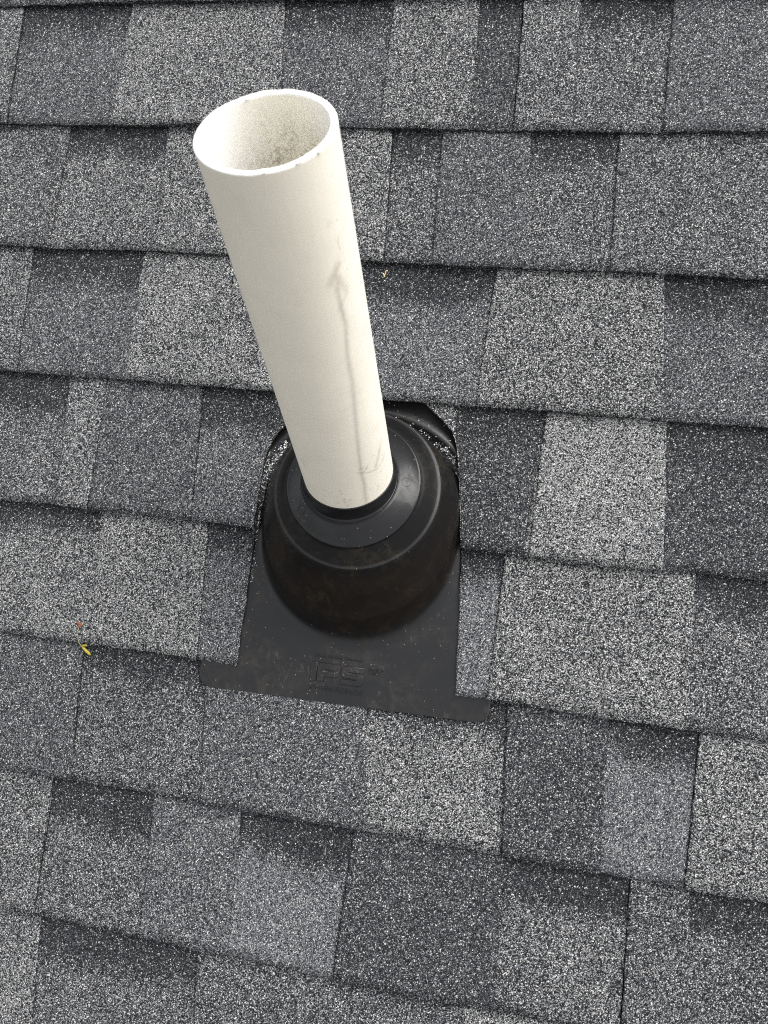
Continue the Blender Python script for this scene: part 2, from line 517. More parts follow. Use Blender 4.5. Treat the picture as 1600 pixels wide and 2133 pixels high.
def build_course(k):
    fine = -5 <= k <= 3
    b, s, joints = ROWS[k] if k in ROWS else row_random(k)
    b, s, shift = extend(k, b, s)
    joints = [j + shift for j in joints]
    lines = [lambda v: U0]
    for x in b:
        if x == 'L':
            lines.append(lambda v: cut(CUT_L, v))
        elif x == 'R':
            lines.append(lambda v: cut(CUT_R, v))
        else:
            lines.append(line_of(k, x))
    lines.append(lambda v: U1)
    # shingles: runs of regions up to a joint or the hole cut for the flashing
    runs, cur = [], []
    for i, spec in enumerate(s):
        if spec is None:
            runs.append(cur); cur = []
            continue
        cur.append(i)
        if i in joints or (i < len(b) and len(cur) >= 7 and s[i + 1] is not None):
            runs.append(cur); cur = []
    if cur:
        runs.append(cur)
    for run in runs:
        i0, i1 = run[0], run[-1]
        gap = 0.0002
        fl = (lambda v, f=lines[i0]: f(v) + gap)
        fr = (lambda v, f=lines[i1 + 1]: f(v) - gap)
        def tone_fn(U, V, run=run):
            out = np.zeros(U.shape + (3,), dtype=np.float32)
            vcol = V[:, 0]
            for i in run:
                lo = np.array([lines[i](v) for v in vcol])[:, None]
                hi = np.array([lines[i + 1](v) for v in vcol])[:, None]
                inside = (U >= lo - 0.002) & (U <= hi + 0.002)
                out[inside] = TONE[s[i][1]]
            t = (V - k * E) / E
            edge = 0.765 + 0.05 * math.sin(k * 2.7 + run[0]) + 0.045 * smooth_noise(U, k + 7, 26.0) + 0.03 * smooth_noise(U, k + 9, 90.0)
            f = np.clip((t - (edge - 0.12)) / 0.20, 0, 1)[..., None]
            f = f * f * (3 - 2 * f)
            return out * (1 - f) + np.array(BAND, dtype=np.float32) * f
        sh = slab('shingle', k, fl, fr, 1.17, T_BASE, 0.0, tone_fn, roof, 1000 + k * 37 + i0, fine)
        for i in run:
            if s[i][0] != 'T':
                continue
            r = random.Random(k * 91 + i)
            tn = np.array(TONE[s[i][1]], dtype=np.float32) * np.array([r.uniform(0.9, 1.1), r.uniform(0.93, 1.07), r.uniform(0.9, 1.1)])
            slab('tab', k, (lambda v, f=lines[i]: f(v) + 0.0001), (lambda v, f=lines[i + 1]: f(v) - 0.0001), 1.11, T_TAB, T_TAB,
                 lambda U, V, tn=tn: np.broadcast_to(tn.astype(np.float32), U.shape + (3,)), sh, 5000 + k * 53 + i, fine)

for k in range(K0, K1 + 1):
    build_course(k)

# ------------------------------------------------------------------ the flashing round the pipe
P0 = np.array([-0.148, -0.127, 0.0])                       # where the pipe's axis meets the roof plane
AX = np.array([-0.016, math.sin(PITCH), math.cos(PITCH)]); AX /= np.linalg.norm(AX)
EX = np.array([1.0, 0, 0]) - AX * AX[0]; EX /= np.linalg.norm(EX)
EY = np.cross(AX, EX)
DC = np.array([-0.1500, -0.1445])                          # centre of the dome's foot on the flange

def foot_r(u, v):
    """radius of the dome's foot seen from DC: a circle below, drawn out up the slope"""
    sn = (v - DC[1]) / np.maximum(np.hypot(u - DC[0], v - DC[1]), 1e-6)
    f = np.clip((sn + 0.15) / 0.95, 0, 1)
    return 0.1010 + 0.0195 * f * f * (3 - 2 * f)

def outside(u, v):
    return np.hypot(u - DC[0], v - DC[1]) - foot_r(u, v)

flashing = empty('pipe_flashing', 'black plastic and rubber pipe flashing set among the grey shingles', 'flashing', matrix=ROOF)

FU0, FU1, FV0, FV1 = -0.2993, -0.0005, -0.3122, 0.055
def flange_z(u, v):
    z = np.interp(v, [-0.32, -0.286, -0.22, -0.145, 0.06], [0.2 * MM, 1.0 * MM, -3.0 * MM, -7.3 * MM, -7.6 * MM])
    out = outside(u, v)
    up = np.clip((v - DC[1] + 0.02) / 0.05, 0, 1)
    bead = np.exp(-((out - 0.0125) / 0.0048) ** 2) * 4.2 * MM * up
    fillet = np.clip(1 - out / 0.014, 0, 1) ** 2 * 2.2 * MM * (1 - up) * (out > -0.03)
    ripple = (np.sin(u * 43 + 1.3) * np.sin(v * 37 + 0.4) * 0.35 + np.sin(u * 91 + v * 60) * 0.12) * MM
    curl = np.clip((-0.262 - u) / 0.037, 0, 1) ** 2 * np.clip((-0.283 - v) / 0.03, 0, 1) * 2.6 * MM
    return z + bead + fillet + ripple + curl

def build_flange():
    nv, nu = 150, 130
    rc = 0.013
    vs = np.concatenate([FV0 + rc * (1 - np.cos(np.linspace(0, math.pi / 2, 11))), np.linspace(FV0 + rc, FV1, nv - 10)[1:]])
    nv = len(vs) - 1
    inset = np.where(vs < FV0 + rc, rc - np.sqrt(np.maximum(rc ** 2 - (FV0 + rc - vs) ** 2, 0)), 0)
    a = np.linspace(0, 1, nu + 1)
    U = (FU0 + inset)[:, None] + ((FU1 - inset) - (FU0 + inset))[:, None] * a[None, :]
    V = np.repeat(vs[:, None], nu + 1, 1)
    V = V + (U - FU0) / (FU1 - FU0) * 0.0034 * np.clip((-0.26 - V) / 0.05, 0, 1)
    Z = flange_z(U, V)
    n = (nv + 1) * (nu + 1)
    verts = np.stack([U, V, Z], -1).reshape(n, 3)
    idx = np.arange(n).reshape(nv + 1, nu + 1)
    faces = np.stack([idx[:-1, :-1], idx[:-1, 1:], idx[1:, 1:], idx[1:, :-1]], -1).reshape(-1, 4).tolist()
    ring = np.concatenate([idx[0, :], idx[1:, -1], idx[-1, -2::-1], idx[-2:0:-1, 0]])
    low = verts[ring].copy(); low[:, 2] -= 1.3 * MM
    verts = np.concatenate([verts, low])
    for i in range(len(ring)):
        j = (i + 1) % len(ring)
        faces.append([int(ring[i]), n + i, n + j, int(ring[j])])
    o = link_mesh('flange', verts, faces, FLANGE_PLASTIC, flashing, True)
    h = np.clip((outside(verts[:, 0], verts[:, 1]) - 0.0165) / 0.003, 0, 1) * np.clip((verts[:, 1] + 0.17) / 0.03, 0, 1)
    add_color(o, 'hatch', np.repeat(h[:, None], 3, 1).astype(np.float32))
    return o
flange = build_flange()

def circle(c, r, ax_u, ax_v, n, squash=1.0):
    t = np.linspace(0, 2 * math.pi, n, endpoint=False)
    return c[None] + r * (np.cos(t)[:, None] * ax_u[None] + np.sin(t)[:, None] * ax_v[None] * squash)

def loft(name, rings, mat, parent, cap_last=False):
    n = len(rings[0])
    verts = np.concatenate(rings)
    faces = []
    for i in range(len(rings) - 1):
        for j in range(n):
            j2 = (j + 1) % n
            faces.append([i * n + j, i * n + j2, (i + 1) * n + j2, (i + 1) * n + j])
    return link_mesh(name, verts, faces, mat, parent, True)

def axis_ring(s, r, n=160):
    return circle(P0 + AX * s, r, EX, EY, n)

def tilt_ring(c, r, alpha, n=160):
    """circle in a plane tipped alpha degrees from the roof's plane towards level"""
    a = math.radians(alpha)
    return circle(np.asarray(c, dtype=float), r, np.array([1.0, 0, 0]), np.array([0, math.cos(a), -math.sin(a)]), n)
TILT = 14.0
TN = np.array([0, math.sin(math.radians(TILT)), math.cos(math.radians(TILT))])
DISC_C = P0 + AX * 0.0715 + np.array([0.002, 0, 0])        # middle of the rubber disc's rim
SH_C, SH_R = DISC_C - TN * 0.0140 + np.array([0.001, 0, 0]), 0.0805

def flange_ring(k, n=160):
    t = np.linspace(0, 2 * math.pi, n, endpoint=False)
    cu, cv = np.cos(t), np.sin(t)
    R = foot_r(DC[0] + cu * 0.1, DC[1] + cv * 0.1) + k
    u, v = DC[0] + R * cu, DC[1] + R * cv
    return np.stack([u, v, flange_z(u, v)], -1)

def build_dome():
    """egg-shaped foot on the flange lofted into the tilted round shoulder of the boot"""
    n = 160
    ew = np.array([0, 0, 1.0])
    foot = flange_ring(0.0, n); foot[:, 2] -= 0.4 * MM
    shoulder = tilt_ring(SH_C - TN * 0.0022, SH_R + 0.0004, TILT, n)
    rings = []
    outer = flange_ring(0.013, n); outer[:, 2] -= 0.15 * MM
    up = np.clip((foot[:, 1] - DC[1] + 0.02) / 0.05, 0, 1)[:, None]          # no fillet on the gutter side
    outer_g = foot + (outer - foot) * 0.25; outer_g[:, 2] = foot[:, 2] - 1.0 * MM
    outer = outer * (1 - up) + outer_g * up
    wall = foot * 0.86 + shoulder * 0.14
    for t in np.linspace(0, 1, 9)[:-1]:
        rings.append(outer * (1 - t) ** 2 + foot * 2 * t * (1 - t) + wall * t ** 2)
    steps = 24
    for i in range(steps + 1):
        t = 0.14 + 0.86 * i / steps
        q = foot * (1 - t) + shoulder * t
        span = np.linalg.norm(shoulder - foot, axis=1)[:, None]
        rad = q - (np.array([DC[0], DC[1], 0]) * (1 - t) + SH_C * t)[None]
        rad = rad / np.linalg.norm(rad, axis=1)[:, None]
        bulge = 4 * t * (1 - t) * min(1.0, (t - 0.14) * 4)
        q = q + rad * span * 0.045 * bulge + ew[None] * span * 0.02 * bulge
        rings.append(q)
    for a in np.linspace(0, math.pi / 2, 7)[1:]:             # rounded shoulder
        rings.append(tilt_ring(SH_C + TN * (-0.0022 + 0.0022 * math.sin(a)), SH_R + 0.0004 - 0.0022 * (1 - math.cos(a)), TILT, n))
    for h, rr in ((0.0006, 0.0770), (0.0042, 0.0722), (0.0092, 0.0662), (0.0104, 0.0640), (0.0106, 0.0600)):
        rings.append(tilt_ring(SH_C + TN * h, rr, TILT, n))
    o = loft('dome', rings, DOME_PLASTIC, flashing)
    nf, nw = 8, steps + 1
    gloss_dim = np.zeros((len(rings), n, 3), dtype=np.float32)
    for i in range(len(rings)):
        f = min(1.0, i / 9.0)
        wall_t = (i - nf) / nw
        gloss_dim[i, :, 0] = f if i < nf + nw - 1 else (0.25 if i < nf + nw + 6 else 1.0)  # gloss cut to imitate dark reflections, kept on the shoulder as a set-in highlight
        front = np.clip(0.5 - (foot[:, 1] - DC[1]) / 0.1 * 0.9, 0, 1)          # dust lies on the lower side
        gloss_dim[i, :, 1] = front * np.clip(wall_t * 6 + 0.6, 0, 1) * np.clip((1.0 - wall_t) * 4, 0, 1)
    add_color(o, 'gloss_dim_dust', gloss_dim.reshape(-1, 3))
    return o
dome = build_dome()

def disc_frame(t):
    """t = 0 at the disc's rim, 1 where the collar grows out of it"""
    return DISC_C + TN * (0.0072 * t ** 1.25) - np.array([0.002, 0, 0]) * t, 0.0632 - 0.0172 * t, TILT + 9.0 * t
seal_rings = [tilt_ring(DISC_C - TN * 0.0042, 0.0630, TILT), tilt_ring(DISC_C - TN * 0.0012, 0.0636, TILT), tilt_ring(DISC_C - TN * 0.0003, 0.0635, TILT)]
seal_rings += [tilt_ring(*disc_frame(t)) for t in np.linspace(0.0, 1.0, 12)]
seal_rings.append(tilt_ring(disc_frame(1.0)[0], 0.0440, TILT + 9))
seal = loft('seal_disc', seal_rings, RUBBER, flashing)
CB, CR, CA = disc_frame(1.0)
collar_rings = [tilt_ring(CB - TN * 0.0004, CR - 0.0002, CA), tilt_ring(CB + TN * 0.0010, CR + 0.0001, CA), tilt_ring(CB + TN * 0.0014, CR - 0.0003, CA),
                tilt_ring(CB + TN * 0.0013, CR - 0.0011, CA), tilt_ring(CB + TN * 0.0008, CR - 0.0014, CA)]
base_s = float((CB - P0) @ AX)
for s_, r_, f_ in ((0.0020, 0.0440, 0.25), (0.0050, 0.0431, 0.6), (0.0080, 0.0425, 0.9), (0.0100, 0.0422, 1.0), (0.0107, 0.0418, 1.0), (0.0102, 0.0405, 1.0)):
    collar_rings.append(tilt_ring(CB * (1 - f_) + (P0 + AX * base_s) * f_ + AX * s_, r_, CA + (29.0 - CA) * f_))
loft('collar', collar_rings, RUBBER, seal)

def disc_point(ang, r):
    t = (0.0632 - r) / 0.0172
    c, rr, al = disc_frame(t)
    a = math.radians(al)
    return c + rr * (math.cos(ang) * np.array([1.0, 0, 0]) + math.sin(ang) * np.array([0, math.cos(a), -math.sin(a)]))
def torus(name, c, nrm, R, r, mat, parent, nR=28, nr=6):
    nrm = nrm / np.linalg.norm(nrm); a = np.cross(nrm, [1, 0, 0]); a /= np.linalg.norm(a); b = np.cross(nrm, a)
    rings = []
    for j in range(nr + 1):
        t = 2 * math.pi * j / nr
        rings.append(circle(c + nrm * r * math.sin(t), R + r * math.cos(t), a, b, nR))
    return loft(name, rings, mat, parent)
for ang, rr in ((45, 0.0550), (4, 0.0520), (-141, 0.0535)):
    g = math.radians(ang)
    c = disc_point(g, rr)
    out_v, along = disc_point(g, rr - 0.001) - c, disc_point(g + 0.02, rr) - c
    nrm = np.cross(along, out_v)
    torus('mould_mark', c, nrm if nrm[2] > 0 else -nrm, 0.0044, 0.00020, RUBBER, seal)

# embossed marks on the flange --------------------------------------------------
def curve_to_mesh(name, cu, mat, parent):
    tmp = bpy.data.objects.new('tmp', cu)
    COL.objects.link(tmp)
    dg = bpy.context.evaluated_depsgraph_get()
    me = bpy.data.meshes.new_from_object(tmp.evaluated_get(dg))
    bpy.data.objects.remove(tmp)
    me.name = name
    me.materials.clear(); me.materials.append(mat)
    co = np.empty(len(me.vertices) * 3, dtype=np.float32)
    me.vertices.foreach_get('co', co)
    o = bpy.data.objects.new(name, me)
    COL.objects.link(o)
    o.parent = parent
    return o, co.reshape(-1, 3)

def settle(o, co, u, v, width=None, height=None, shear=0.0, raise_=0.0):
    """lay a flat mark on the flange: lower left corner at (u, v)"""
    mn, mx = co.min(0), co.max(0)
    sx = width / (mx[0] - mn[0]) if width else 1.0
    sy = height / (mx[1] - mn[1]) if height else sx
    x = (co[:, 0] - mn[0]) * sx; y = (co[:, 1] - mn[1]) * sy
    x = x + shear * y
    z = co[:, 2] + flange_z(u + x, v + y) + raise_
    o.data.vertices.foreach_set('co', np.stack([u + x, v + y, z], -1).astype(np.float32).ravel())
    o.data.update()

def text(name, body, u, v, width, height, shear=0.0, depth=0.0007, label=None):
    cu = bpy.data.curves.new(name, 'FONT')
    cu.body = body
    cu.size = 0.01
    cu.extrude = depth
    cu.bevel_depth = 0.00018
    cu.resolution_u = 4
    o, co = curve_to_mesh(name, cu, FLANGE_PLASTIC, flange)
    settle(o, co, u, v, width, height, shear)
    if label:
        o['label'] = label
    return o

def poly_mark(name, loops, depth=0.0010, bevel=0.0005):
    cu = bpy.data.curves.new(name, 'CURVE')
    cu.dimensions = '2D'
    cu.fill_mode = 'BOTH'
    cu.extrude = depth
    cu.bevel_depth = bevel
    cu.bevel_resolution = 1
    for pts in loops:
        sp = cu.splines.new('POLY')
        sp.points.add(len(pts) - 1)
        for q, p in zip(sp.points, pts):
            q.co = (p[0], p[1], 0, 1)
        sp.use_cyclic_u = True
    return curve_to_mesh(name, cu, FLANGE_PLASTIC, flange)

text('embossed_lettering', 'Life of the Roof Warranty', -0.1806, -0.2672, 0.0505, 0.0036, 0.25, label='small embossed slanted line of lettering above the large letters')
text('embossed_lettering', 'ROOFING PRODUCTS', -0.1812, -0.2990, 0.0545, 0.0046, label='embossed line of capitals below the large letters')
text('embossed_lettering', 'ESR-3029', -0.1232, -0.2735, 0.0150, 0.0024, label='tiny embossed number beside the large letters')
text('embossed_lettering', 'FL3600', -0.1232, -0.2770, 0.0108, 0.0024, label='tiny embossed code beside the large letters')

def chamfer_arc(cx, cy, r, a0, a1, n=5):
    return [(cx + r * math.cos(math.radians(a)), cy + r * math.sin(math.radians(a))) for a in np.linspace(a0, a1, n)]
MMs = 0.001
def S(pts):
    return [(x * MMs, y * MMs) for x, y in pts]
# I, P and S, 18 mm high
I_loop = S([(0, 0), (5.2, 0), (5.2, 18), (0, 18)])
P_out = S([(0, 0), (6.6, 0), (6.6, 5.6)] + chamfer_arc(18.5, 9.0, 3.4, -90, 0) + chamfer_arc(18.5, 14.6, 3.4, 0, 90) + [(0, 18)])
P_in = S([(6.6, 10.0)] + chamfer_arc(16.0, 11.6, 1.6, -90, 90) + [(6.6, 13.2)])
S_loop = S([(0, 0)] + chamfer_arc(18.5, 3.4, 3.4, -90, 0) + chamfer_arc(18.5, 8.0, 3.4, 0, 90) + [(6.2, 11.4), (5.6, 12.2), (6.2, 13.2), (21.9, 13.2), (21.9, 18)]
           + chamfer_arc(3.4, 14.6, 3.4, 90, 180) + chamfer_arc(3.4, 10.2, 3.4, 180, 270) + [(15.6, 6.8), (16.2, 5.6), (15.6, 4.4), (0, 4.4)])
for loops, u in (([I_loop], -0.1822), ([P_out, P_in], -0.1752), ([S_loop], -0.1506)):
    o, co = poly_mark('embossed_letter', loops)
    settle(o, co, u, -0.2903, (co[:, 0].max() - co[:, 0].min()), 0.0183)
shield = S([(0, 9), (8, 9), (8, 5)] + [(7.3, 3.0), (5.8, 1.2), (4, 0), (2.2, 1.2), (0.7, 3.0), (0, 5)])
shield_in = [((x - 0.004) * 0.82 + 0.004, (y - 0.005) * 0.82 + 0.0052) for x, y in shield]
o, co = poly_mark('embossed_shield', [shield, shield_in], 0.0002, 0.0001)
settle(o, co, -0.1940, -0.2815, 0.0080, 0.0090)
bar = S([(0, 1), (1, 0), (3.1, 2.2), (5.2, 0), (6.2, 1), (4.0, 3.2), (5.4, 4.6), (4.4, 5.4), (3.1, 4.0), (1.8, 5.4), (0.8, 4.6), (2.2, 3.2)])
o, co = poly_mark('embossed_shield', [bar], 0.0002, 0.0001)
settle(o, co, -0.1927, -0.2795, 0.0054, 0.0056)

# ------------------------------------------------------------------ the vent pipe
PIPE_M = ROOF @ Matrix(((EX[0], EY[0], AX[0], P0[0]), (EX[1], EY[1], AX[1], P0[1]), (EX[2], EY[2], AX[2], P0[2]), (0, 0, 0, 1)))
pipe = empty('vent_pipe', 'scuffed cream white plastic vent pipe standing up through the black flashing', 'pipe', matrix=PIPE_M)
PR, PRI, PTOP, PBOT = 0.0410, 0.0366, 0.4100, 0.0300

def paint_outer(S_, A_):
    """colour of the outer wall by height (m) and angle (deg): sun-yellowed plastic with scuffs and dirt"""
    base = np.array([0.82, 0.755, 0.625])
    white = np.array([0.80, 0.765, 0.675])
    dA = (A_ + 180) % 360 - 180
    f = np.clip((dA + 60) / 75, 0, 1)[..., None]
    c = base * (1 - f) + white * f
    c = c * np.ones(S_.shape + (3,))
    def stroke(pts, w, dark, tint=(0.60, 0.56, 0.52), rough=0.35):
        nonlocal c
        best = np.full(S_.shape, 1e9)
        best_t = np.zeros(S_.shape)
        for q in range(len(pts) - 1):
            (a0, s0), (a1, s1) = pts[q], pts[q + 1]
            x0, x1 = math.radians(a0) * PR, math.radians(a1) * PR
            X = np.radians(dA) * PR
            dx, ds = x1 - x0, s1 - s0
            L2 = dx * dx + ds * ds + 1e-12
            t = np.clip(((X - x0) * dx + (S_ - s0) * ds) / L2, 0, 1)
            d = np.hypot(X - x0 - t * dx, S_ - s0 - t * ds)
            m = d < best
            best = np.where(m, d, best); best_t = np.where(m, (q + t) / (len(pts) - 1), best_t)
        g = 1 - rough + rough * hash1(np.floor(S_ / 0.0016) + np.floor(dA / 1.5) * 57.0, 3)
        f = np.clip(1.25 - best / w, 0, 1) * dark * g * np.minimum(1, np.minimum(best_t, 1 - best_t) * 6 + 0.25)
        c = c * (1 - f[..., None]) + (np.array(tint) * 0.35) * f[..., None]
    line = [(-37.9, .329), (-37.8, .318), (-37.4, .3053), (-35.9, .2917), (-41.3, .2627), (-41.4, .2411), (-43.6, .2191),
            (-48.1, .1862), (-50.7, .1626), (-53.1, .1363), (-52.4, .1207), (-55.0, .0935), (-55, .07)]
    stroke(line, 0.0036, 0.24, (1.2, 1.05, 0.88))
    stroke(line, 0.0021, 0.42, (1.12, 1.05, 0.95))
    stroke(line[7:], 0.0008, 0.22, (0.8, 0.76, 0.72))
    stroke(line[1:4], 0.0008, 0.16, (0.5, 0.48, 0.46))
    r = random.Random(4)
    for i in range(40):                                      # hatching of fine scrapes to either side of the long mark
        s = 0.337 - i * 0.0053 + r.uniform(-0.004, 0.004)
        a = float(np.interp(s, [q[1] for q in line[::-1]], [q[0] for q in line[::-1]]))
        if i < 8:
            l = a - r.uniform(1, 9); m = a + r.uniform(3, 13)
            stroke([(l, s - 0.005), (m, s + r.uniform(0.001, 0.007))], r.uniform(0.0012, 0.0028), r.uniform(0.08, 0.20), (1.15, 0.98, 0.78))
        else:
            if r.random() < 0.8:
                stroke([(a + 2, s), (a + r.uniform(8, 16), s + r.uniform(-0.003, 0.004))], r.uniform(0.0003, 0.0008), r.uniform(0.05, 0.20), (1.05, 0.92, 0.76))
            if r.random() < 0.6:
                stroke([(a - r.uniform(6, 22), s + r.uniform(-0.001, 0.003)), (a - 2, s)], r.uniform(0.0003, 0.0008), r.uniform(0.05, 0.20), (0.95, 0.88, 0.78))
    stroke([(-45.7, .3256), (-30, .340)], 0.0035, 0.42, (1.0, 0.84, 0.66))
    stroke([(-36, .333), (-27, .313)], 0.0030, 0.32, (1.0, 0.84, 0.66))
    stroke([(-36, .366), (-30, .3675)], 0.0030, 0.16, (1.0, 0.88, 0.7))
    stroke([(-25.3, .3554), (-27.5, .352), (-26, .344)], 0.0006, 0.34)
    stroke([(-97.6, .3145), (-93.5, .309)], 0.0004, 0.4)
    stroke([(-17, .150), (-30, .133), (-34, .128)], 0.0030, 0.42, (1.0, 0.80, 0.55))
    stroke([(-60, .138), (-46, .1302), (-30, .125), (-12, .131)], 0.0009, 0.42)
    stroke([(-50, .134), (-44, .137)], 0.0009, 0.6)
    stroke([(-55, .141), (-50, .1385)], 0.0006, 0.6)
    stroke([(-29, .1182), (-24, .1175)], 0.0006, 0.6)
    stroke([(-128, .149), (-124, .137)], 0.0004, 0.6)
    stroke([(-116, .120), (-70, .098)], 0.0035, 0.08, (1.0, 0.9, 0.7))
    for (a, s) in ((-83.0, .1166), (-82, .112), (-81.1, .1033), (-80.6, .0985), (-78, .094)):   # rusty drips
        stroke([(a - 1.2, s), (a, s - 0.0014), (a + 1.2, s)], 0.0007, 0.75, (1.1, 0.72, 0.42), 0.6)
    for i in range(26):                                      # soft smudges
        a, s = r.uniform(-150, 0), r.choice((r.uniform(0.085, 0.16), r.uniform(0.085, 0.38)))
        stroke([(a, s), (a + r.uniform(-14, 14), s + r.uniform(-0.02, 0.02))], r.uniform(0.002, 0.007), r.uniform(0.03, 0.10), (1.2, 1.02, 0.78))
    for i in range(60):                                      # dirt thickening towards the collar
        a, s = r.uniform(-110, 0), 0.083 + abs(r.gauss(0, 0.028))
        stroke([(a, s), (a + r.uniform(-5, 5), s + r.uniform(-0.004, 0.004))], r.uniform(0.0003, 0.0009), r.uniform(0.08, 0.4), (0.95, 0.82, 0.62))
    for i in range(110):
        a, s = r.uniform(-160, 10), r.uniform(0.09, 0.40)
        stroke([(a, s), (a + r.uniform(-3, 3), s + r.uniform(-0.012, 0.012))], 0.00035, r.uniform(0.04, 0.22), (0.8, 0.76, 0.7))
    g = smooth_noise(S_ * 1.0 + dA * 0.0004, 5, 60.0) * 0.012
    return np.clip(c * (1 + g[..., None]), 0.02, 1)

def fbm(x, y, seed):
    v = np.zeros(np.shape(x))
    amp, f = 0.5, 1.0
    for o in range(5):
        xi, yi = np.floor(x * f), np.floor(y * f)
        fx, fy = x * f - xi, y * f - yi
        fx, fy = fx * fx * (3 - 2 * fx), fy * fy * (3 - 2 * fy)
        h = lambda a, b: hash1(a * 1.37 + b * 57.11, seed + o)
        v += amp * ((h(xi, yi) * (1 - fx) + h(xi + 1, yi) * fx) * (1 - fy) + (h(xi, yi + 1) * (1 - fx) + h(xi + 1, yi + 1) * fx) * fy)
        amp *= 0.55; f *= 2.1
    return v

def paint_inner(S_, A_):
    """inside wall: clean on one side, mould on the other, thickening downwards"""
    c = np.ones(S_.shape + (3,)) * np.array([0.82, 0.805, 0.765])
    a = (A_ + 360) % 360
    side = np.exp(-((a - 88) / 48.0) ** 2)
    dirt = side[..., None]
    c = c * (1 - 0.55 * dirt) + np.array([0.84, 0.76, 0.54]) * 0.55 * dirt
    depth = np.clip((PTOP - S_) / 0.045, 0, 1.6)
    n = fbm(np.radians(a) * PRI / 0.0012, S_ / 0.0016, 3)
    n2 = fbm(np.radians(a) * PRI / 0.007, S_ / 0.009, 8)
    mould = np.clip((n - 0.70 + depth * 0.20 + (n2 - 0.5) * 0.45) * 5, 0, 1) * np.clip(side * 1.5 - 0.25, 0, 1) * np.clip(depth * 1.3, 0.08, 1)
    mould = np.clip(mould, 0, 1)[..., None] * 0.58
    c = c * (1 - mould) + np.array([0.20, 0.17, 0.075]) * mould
    return c

def build_pipe():
    na, ns, nsi = 340, 460, 150
    ang = np.linspace(-180, 180, na, endpoint=False)
    ca, sa = np.cos(np.radians(ang)), np.sin(np.radians(ang))
    rows, cols = [], []
    saw = (smooth_noise(ang / 360 * 6.0, 2, 6.0) * 0.25 + (hash1(np.floor(ang / 2.1), 9) - 0.5) * 0.15) * MM     # sawn edge
    tilt = sa * 0.0006
    S_out = np.concatenate([np.linspace(PBOT, 0.075, 6)[:-1], np.linspace(0.075, PTOP - 0.0012, ns)])
    SS, AA = np.meshgrid(S_out, ang, indexing='ij')
    co = paint_outer(SS, AA)
    for i, s in enumerate(S_out):
        f = max(0.0, (s - 0.39) / 0.02)
        rows.append(np.stack([PR * ca, PR * sa, s + (tilt + saw) * f], -1)); cols.append(co[i])
    rim = np.array([0.86, 0.84, 0.79])
    for r, s in ((PR - 0.0001, PTOP - 0.0005), (PR - 0.0005, PTOP - 0.0001), (PR - 0.0010, PTOP), (PRI + 0.0010, PTOP), (PRI + 0.0004, PTOP - 0.0002), (PRI + 0.0001, PTOP - 0.0006)):
        rows.append(np.stack([r * ca, r * sa, s + tilt + saw], -1))
        cols.append(np.tile(rim, (na, 1)) * (0.97 + 0.06 * hash1(np.floor(ang / 1.3), 5))[:, None])
    S_in = np.concatenate([np.linspace(PTOP - 0.0012, 0.30, nsi), np.linspace(0.298, PBOT, 10)])
    SS, AA = np.meshgrid(S_in, ang, indexing='ij')
    ci = paint_inner(SS, AA)
    for i, s in enumerate(S_in):
        rows.append(np.stack([PRI * ca, PRI * sa, np.full(na, s)], -1)); cols.append(ci[i])
    nr = len(rows)
    idx = np.arange(nr * na).reshape(nr, na)
    nxt = np.roll(idx, -1, axis=1)
    faces = np.stack([idx[:-1], nxt[:-1], nxt[1:], idx[1:]], -1).reshape(-1, 4).tolist()
    o = link_mesh('pipe_wall', np.concatenate(rows), faces, PVC, pipe, True)
    add_color(o, 'paint', np.concatenate(cols).astype(np.float32))
    return o
build_pipe()

def blob(name, pts, mat, parent, r, seed, attr=None):
    """a small irregular lump made of merged octahedral bits along pts"""
    bm = bmesh.new()
    rr = random.Random(seed)
    for p in pts:
        res = bmesh.ops.create_icosphere(bm, subdivisions=2, radius=r * rr.uniform(0.7, 1.25))
        for v in res['verts']:
            v.co *= rr.uniform(0.88, 1.1)
            v.co += Vector(p)
    me = bpy.data.meshes.new(name); bm.to_mesh(me); bm.free()
    me.materials.append(mat)
    me.polygons.foreach_set('use_smooth', np.ones(len(me.polygons), dtype=bool))
    o = bpy.data.objects.new(name, me); COL.objects.link(o); o.parent = parent
    if attr:
        add_color(o, 'paint', np.tile(np.array(attr, dtype=np.float32), (len(me.vertices), 1)))
    return o
for a, s, n, r in ((-30, PTOP - 0.0005, 2, 0.0010), (-50, PTOP - 0.0003, 4, 0.0007), (121, PTOP + 0.0002, 2, 0.0009), (120, PTOP + 0.0002, 2, 0.0006), (-77, PTOP - 0.0008, 3, 0.0004)):
    rad = PR if a < 0 else PRI
    blob('burr', [(rad * math.cos(math.radians(a + i * 1.2)), rad * math.sin(math.radians(a + i * 1.2)), s + i * 0.0002) for i in range(n)], PVC, pipe, r, int(a + 200), (0.95, 0.93, 0.88))

